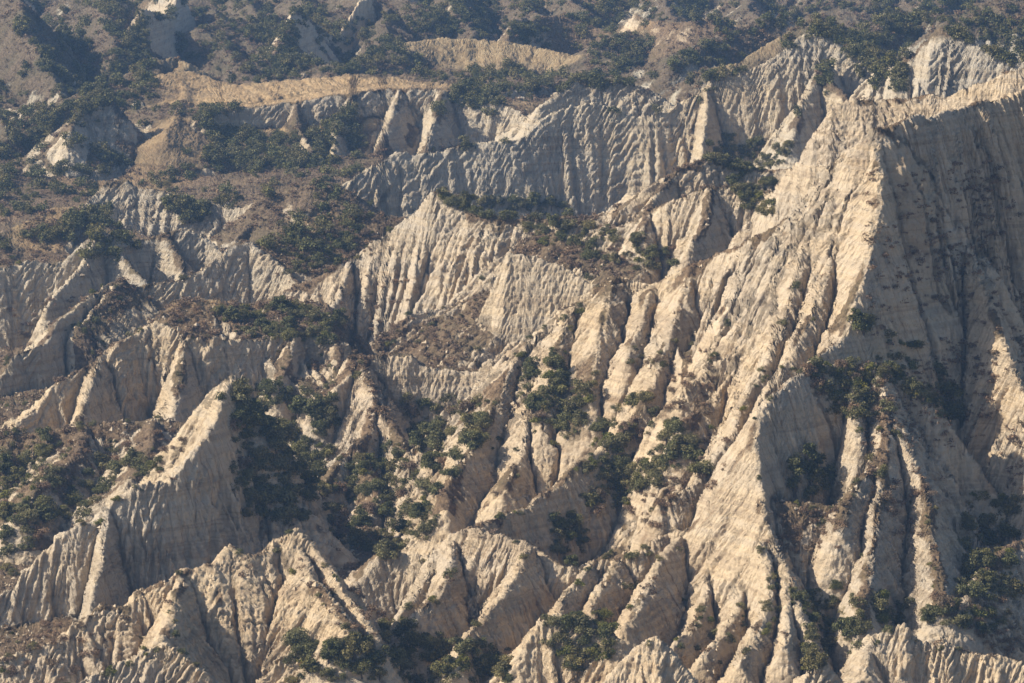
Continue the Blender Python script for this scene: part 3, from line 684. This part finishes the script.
for phrase, poly, n, (r0, r1), kinds in CL:
    P = np.array(poly, f32); got = []
    tries = 0
    while len(got) < n and tries < 6:
        tries += 1
        xs = prng.uniform(P[:, 0].min(), P[:, 0].max(), 400); ys = prng.uniform(P[:, 1].min(), P[:, 1].max(), 400)
        k = inside(poly, xs, ys); h = hits(xs[k], ys[k]); sl = soft_slope(h[:, 0], h[:, 1])
        for (a, b_, q, s_) in zip(xs[k], ys[k], h, sl):
            if not np.isfinite(q[2]) or len(got) >= n or s_ > 2.6: continue
            if all((a - g[0]) ** 2 + (1.4 * (b_ - g[1])) ** 2 > (1.25 - .2 * tries) ** 2 * 120 * (600 / q[1]) for g in got): got.append((a, b_, q))
    got.sort(key=lambda g: g[0])
    tones = [KIND[kinds[prng.integers(len(kinds))]] for _ in got]
    counts = {t_: tones.count(t_) for t_ in tones}; seen = {}
    for (a, b_, q), tn in zip(got, tones):
        seen[tn] = seen.get(tn, 0) + 1
        w_ = TONEWORD[tn] + ' bush ' + phrase
        w_ += ', the only one' if counts[tn] == 1 else ', ' + ('leftmost' if seen[tn] == 1 else 'rightmost' if seen[tn] == counts[tn] else ordinal(seen[tn]) + ' from left')
        r = prng.uniform(r0, r1) * .98
        add_bush(int(prng.choice(BYTONE[tn])), (float(q[0]), float(q[1]), float(q[2]) - .25), r, prng.uniform(0, 6.28), w_, 'bushes ' + phrase)
        PLACED.append((q[0], q[1], r))
    if len(got) < n: print('short', phrase, len(got), n)
print('bushes', len(PLACED), round(time.time() - T0, 1))

# far and small bushes: too many to count
def scatter_cloud(name, pts, rads, kinds, label):
    """one object whose points carry bushes by geometry nodes"""
    me = bpy.data.meshes.new(name); me.from_pydata([tuple(map(float, p)) for p in pts], [], [])
    for an, av in (('size', rads), ('turn', prng.uniform(0, 6.28, len(pts)))):
        a = me.attributes.new(an, 'FLOAT', 'POINT'); a.data.foreach_set('value', np.ascontiguousarray(av, f32))
    o = link(name, me); tag(o, label, kind='stuff')
    key = tuple(kinds)
    if key not in SOURCES:
        c = bpy.data.collections.new('sources_of_' + name); SOURCES[key] = c
        for k_ in kinds: c.objects.link(bpy.data.objects.new('source', k_))
    g = bpy.data.node_groups.new(name, 'GeometryNodeTree')
    g.interface.new_socket('Geometry', in_out='INPUT', socket_type='NodeSocketGeometry'); g.interface.new_socket('Geometry', in_out='OUTPUT', socket_type='NodeSocketGeometry')
    nn = g.nodes; gi_ = nn.new('NodeGroupInput'); go_ = nn.new('NodeGroupOutput'); ip = nn.new('GeometryNodeInstanceOnPoints'); ci = nn.new('GeometryNodeCollectionInfo')
    ci.inputs[0].default_value = SOURCES[key]; ci.inputs['Separate Children'].default_value = True; ci.inputs['Reset Children'].default_value = True
    ip.inputs['Pick Instance'].default_value = True
    sz = nn.new('GeometryNodeInputNamedAttribute'); sz.data_type = 'FLOAT'; sz.inputs['Name'].default_value = 'size'
    tu_ = nn.new('GeometryNodeInputNamedAttribute'); tu_.data_type = 'FLOAT'; tu_.inputs['Name'].default_value = 'turn'
    cx_ = nn.new('ShaderNodeCombineXYZ'); g.links.new(tu_.outputs[0], cx_.inputs[2])
    g.links.new(gi_.outputs[0], ip.inputs['Points']); g.links.new(ci.outputs[0], ip.inputs['Instance'])
    g.links.new(cx_.outputs[0], ip.inputs['Rotation']); g.links.new(sz.outputs[0], ip.inputs['Scale']); g.links.new(ip.outputs[0], go_.inputs[0])
    md = o.modifiers.new('bushes', 'NODES'); md.node_group = g
    return o
SOURCES = {}
def cloud_meshes(n, seed, nq, hs, z0, lobes, size, tones):
    out = []
    for i in range(n):
        v, f, tn, _ = leaf_cloud(np.random.default_rng(seed + i), nq, 1.0, hs[i % len(hs)], z0, lobes, size)
        out.append(mesh_np('foliage', v, f, LEAF[tones[i % len(tones)]], {'tone': tn}, smooth=False))
    return out
def gold_at(h):
    g_ = np.zeros(len(h))
    for (cx, cy, Y, rx, ry, s_) in GOLD:
        X0, Y0, _ = point(cx, cy, Y)
        g_ = np.maximum(g_, s_ * (((h[:, 0] - X0) / (rx * Y / F)) ** 2 + ((h[:, 1] - Y0) / ry) ** 2 < 1.1))
    return g_
def pick(n, y0, y1, smax, thr, gmax, scale, seed, hard=False):
    xs = prng.uniform(-30, 1054, n); ys = prng.uniform(y0, y1, n)
    h = hits(xs, ys); h = h[np.isfinite(h[:, 2])]
    k = ((slope if hard else soft_slope)(h[:, 0], h[:, 1]) < smax) & (fbm2(h[:, 0] / scale, h[:, 1] / scale, seed, 2) + .25 * prng.normal(size=len(h)) > thr) & (gold_at(h) < gmax)
    h = h[k]; c_ = col_of(h[:, 0], h[:, 1], h[:, 2]); r_ = row_of(h[:, 1], h[:, 2])
    gx_e = height(h[:, 0] + 3, h[:, 1]) - height(h[:, 0] - 3, h[:, 1])
    sunny = (scale > 20) & (gx_e > .6) & (prng.random(len(h)) < .7)                            # bushes keep to the slopes that face away from the sun
    open_ = sunny | (scale > 20) & (r_ > 165) & (r_ < 290) & (c_ < 430) & (prng.random(len(h)) < .8) | (scale > 20) & (c_ > 500) & (c_ < 720) & (r_ > 92) & (r_ < 140) & (prng.random(len(h)) < .85) | (scale > 20) & (c_ > 340) & (c_ < 540) & (r_ > 118) & (r_ < 170) & (prng.random(len(h)) < .9)   # the scrub here is low, few bushes
    return h[~open_]
FAR_KINDS = cloud_meshes(9, 90, 420, [.8, 1.1, 1.4], .1, 8, .2, ['dark', 'dark', 'olive'])
LOW_KINDS = cloud_meshes(8, 110, 700, [.7, 1.0], .1, 9, .17, ['dark', 'olive', 'olive', 'dark', 'yellow'])
DRY_KINDS = cloud_meshes(6, 120, 420, [.5, .8], .05, 8, .17, ['brown'])
TUFT_KINDS = cloud_meshes(6, 130, 70, [.5, .7], .0, 6, .3, ['brown'])
FARP = [[(850,42),(900,55),(905,98),(862,85),(845,62)], [(905,18),(1024,26),(1024,66),(990,52),(950,25)], [(0,130),(90,140),(110,175),(60,200),(0,200)], [(180,150),(230,155),(300,145),(320,172),(240,175)],
 [(60,20),(100,40),(130,90),(100,125),(50,90)], [(200,25),(380,25),(370,65),(250,70),(200,50)], [(165,205),(190,200),(215,215),(190,228)], [(470,0),(650,0),(700,20),(520,40),(400,30)], [(20,235),(120,205),(60,250)], [(470,75),(515,90),(495,118),(450,105)], [(330,120),(360,110),(370,150),(330,150)]]
h = pick(17000, -8, 262, 1.05, -.1, .5, 26, 501); h = h[h[:, 1] > 770][:2150]
for pl in FARP:
    P = np.array(pl, f32); xs = prng.uniform(P[:, 0].min(), P[:, 0].max(), 260); ys = prng.uniform(P[:, 1].min(), P[:, 1].max(), 260)
    k = inside(pl, xs, ys); q = hits(xs[k], ys[k]); q = q[np.isfinite(q[:, 2])]; q = q[q[:, 1] > 770]; h = np.concatenate([h, q[:50]])
h = h[prng.permutation(len(h))]
scatter_cloud('far_bushes', h - np.array([0, 0, .2], f32), prng.uniform(.8, 2.4, len(h)), FAR_KINDS, 'green bushes covering the far slopes and gullies')
und = []
for phrase, poly, n, rr, kinds in CL:
    P = np.array(poly, f32); xs = prng.uniform(P[:, 0].min(), P[:, 0].max(), n * 8); ys = prng.uniform(P[:, 1].min(), P[:, 1].max(), n * 8)
    k = inside(poly, xs, ys); q = hits(xs[k], ys[k]); und.append(q[np.isfinite(q[:, 2])][:int(n * 3.4)])
und = np.concatenate(und)
scatter_cloud('undergrowth', und - np.array([0, 0, .2], f32), prng.uniform(.6, 1.45, len(und)), LOW_KINDS, 'low green undergrowth between the bushes of the near thickets')
BROWNP = [([(360,262),(420,285),(440,350),(385,358),(350,330)], 45), ([(60,428),(190,426),(172,480),(60,478)], 55), ([(160,302),(340,300),(345,338),(180,334)], 50), ([(650,335),(720,340),(705,440),(640,420)], 45),
 ([(800,368),(890,366),(895,430),(820,402)], 40), ([(780,498),(850,500),(850,560),(780,550)], 40), ([(0,640),(60,615),(120,640),(60,683),(0,683)], 40), ([(880,488),(930,478),(940,540),(900,545)], 30), ([(240,240),(380,218),(370,262),(285,282)], 50),
 ([(520,240),(680,250),(640,280),(560,262)], 30), ([(600,482),(720,500),(650,532)], 30), ([(310,560),(365,600),(400,640),(360,650)], 25), ([(0,305),(110,296),(60,340),(0,342)], 30), ([(680,440),(740,430),(720,500),(660,500)], 25), ([(880,180),(1000,180),(1010,400),(880,330)], 45), ([(940,600),(1024,600),(1024,660),(960,640)], 35)]
br = []
for poly, n in BROWNP:
    P = np.array(poly, f32); xs = prng.uniform(P[:, 0].min(), P[:, 0].max(), n * 5); ys = prng.uniform(P[:, 1].min(), P[:, 1].max(), n * 5)
    k = inside(poly, xs, ys); q = hits(xs[k], ys[k]); br.append(q[np.isfinite(q[:, 2])][:n])
br = np.concatenate(br)
scatter_cloud('dry_bushes', br - np.array([0, 0, .15], f32), prng.uniform(.45, 1.15, len(br)), DRY_KINDS, 'rusty brown dry bushes on shoulders and gully slopes')
h2 = pick(2600, 225, 700, 1.0, -.05, .5, 12, 511); h2 = h2[h2[:, 1] < 800][:500]
scatter_cloud('small_bushes', h2 - np.array([0, 0, .1], f32), prng.uniform(.35, .95, len(h2)), LOW_KINDS, 'small olive bushes scattered over the near slopes')
h3 = pick(30000, -6, 700, 1.2, -.3, .6, 9, 521, True)[:10500]
h3 = h3[(h3[:, 1] > 640) | (prng.random(len(h3)) < .15)]
xs = prng.uniform(865, 1030, 1400); ys = prng.uniform(170, 490, 1400); q = hits(xs, ys); q = q[np.isfinite(q[:, 2])]
q = q[noise2(q[:, 0] / 5, q[:, 2] / 9, 531) + .3 * prng.normal(size=len(q)) > .1][:600]      # tufts that cling to the shaded wall
h3 = np.concatenate([h3, q])
scatter_cloud('dry_scrub', h3, prng.uniform(.35, .9, len(h3)) * (.6 + h3[:, 1] / 1200), TUFT_KINDS, 'brown dry scrub carpeting the gentler slopes')
# clods and blocks broken off the faces
oc = np.array([(1, 0, 0), (-1, 0, 0), (0, 1, 0), (0, -1, 0), (0, 0, 1), (0, 0, -1)], f32)
of = np.array([(0, 2, 4), (2, 1, 4), (1, 3, 4), (3, 0, 4), (2, 0, 5), (1, 2, 5), (3, 1, 5), (0, 3, 5)])
h4 = pick(9000, 200, 700, 1.15, -.1, .9, 7, 541); h4 = h4[h4[:, 1] < 800][:2600]
rv, rf = [], []
for i, p in enumerate(h4):
    rv.append(oc * (prng.uniform(.12, .24) * (1 + 1.6 * prng.random() ** 5)) * prng.uniform(.6, 1.4, (6, 3)) + prng.normal(size=(6, 3)) * .03 + p); rf.append(of + 6 * i)
o = link('fallen_clods', mesh_np('fallen_clods', np.concatenate(rv), np.concatenate(rf), OCHRE, smooth=False)); tag(o, 'pale clods of fallen clay strewn on the slopes', kind='stuff')
print('vegetation', len(h), len(h2), len(h3), round(time.time() - T0, 1))

# ------------------------------------------------------------------ haze
hb = np.array([(x, y, z) for z in (-70, 128) for (x, y) in ((-7500, -5500), (7500, -5500), (7500, 9500), (-7500, 9500))], f32)
hf = np.array([(3, 2, 1, 0), (4, 5, 6, 7), (0, 1, 5, 4), (1, 2, 6, 5), (2, 3, 7, 6), (3, 0, 4, 7)])
hm = bpy.data.materials.new('haze'); hm.use_nodes = True; ht = hm.node_tree
ht.nodes.remove(ht.nodes['Principled BSDF'])
pv = ht.nodes.new('ShaderNodeVolumePrincipled'); pv.inputs['Color'].default_value = (.36, .61, 1.0, 1); pv.inputs['Density'].default_value = .00013
pv.inputs['Anisotropy'].default_value = .25
ht.links.new(pv.outputs[0], ht.nodes['Material Output'].inputs['Volume'])
o = link('haze', mesh_np('haze', hb, hf, hm, smooth=False)); tag(o, 'thin pale blue haze filling the air', kind='stuff')
print('done', round(time.time() - T0, 1))
#END
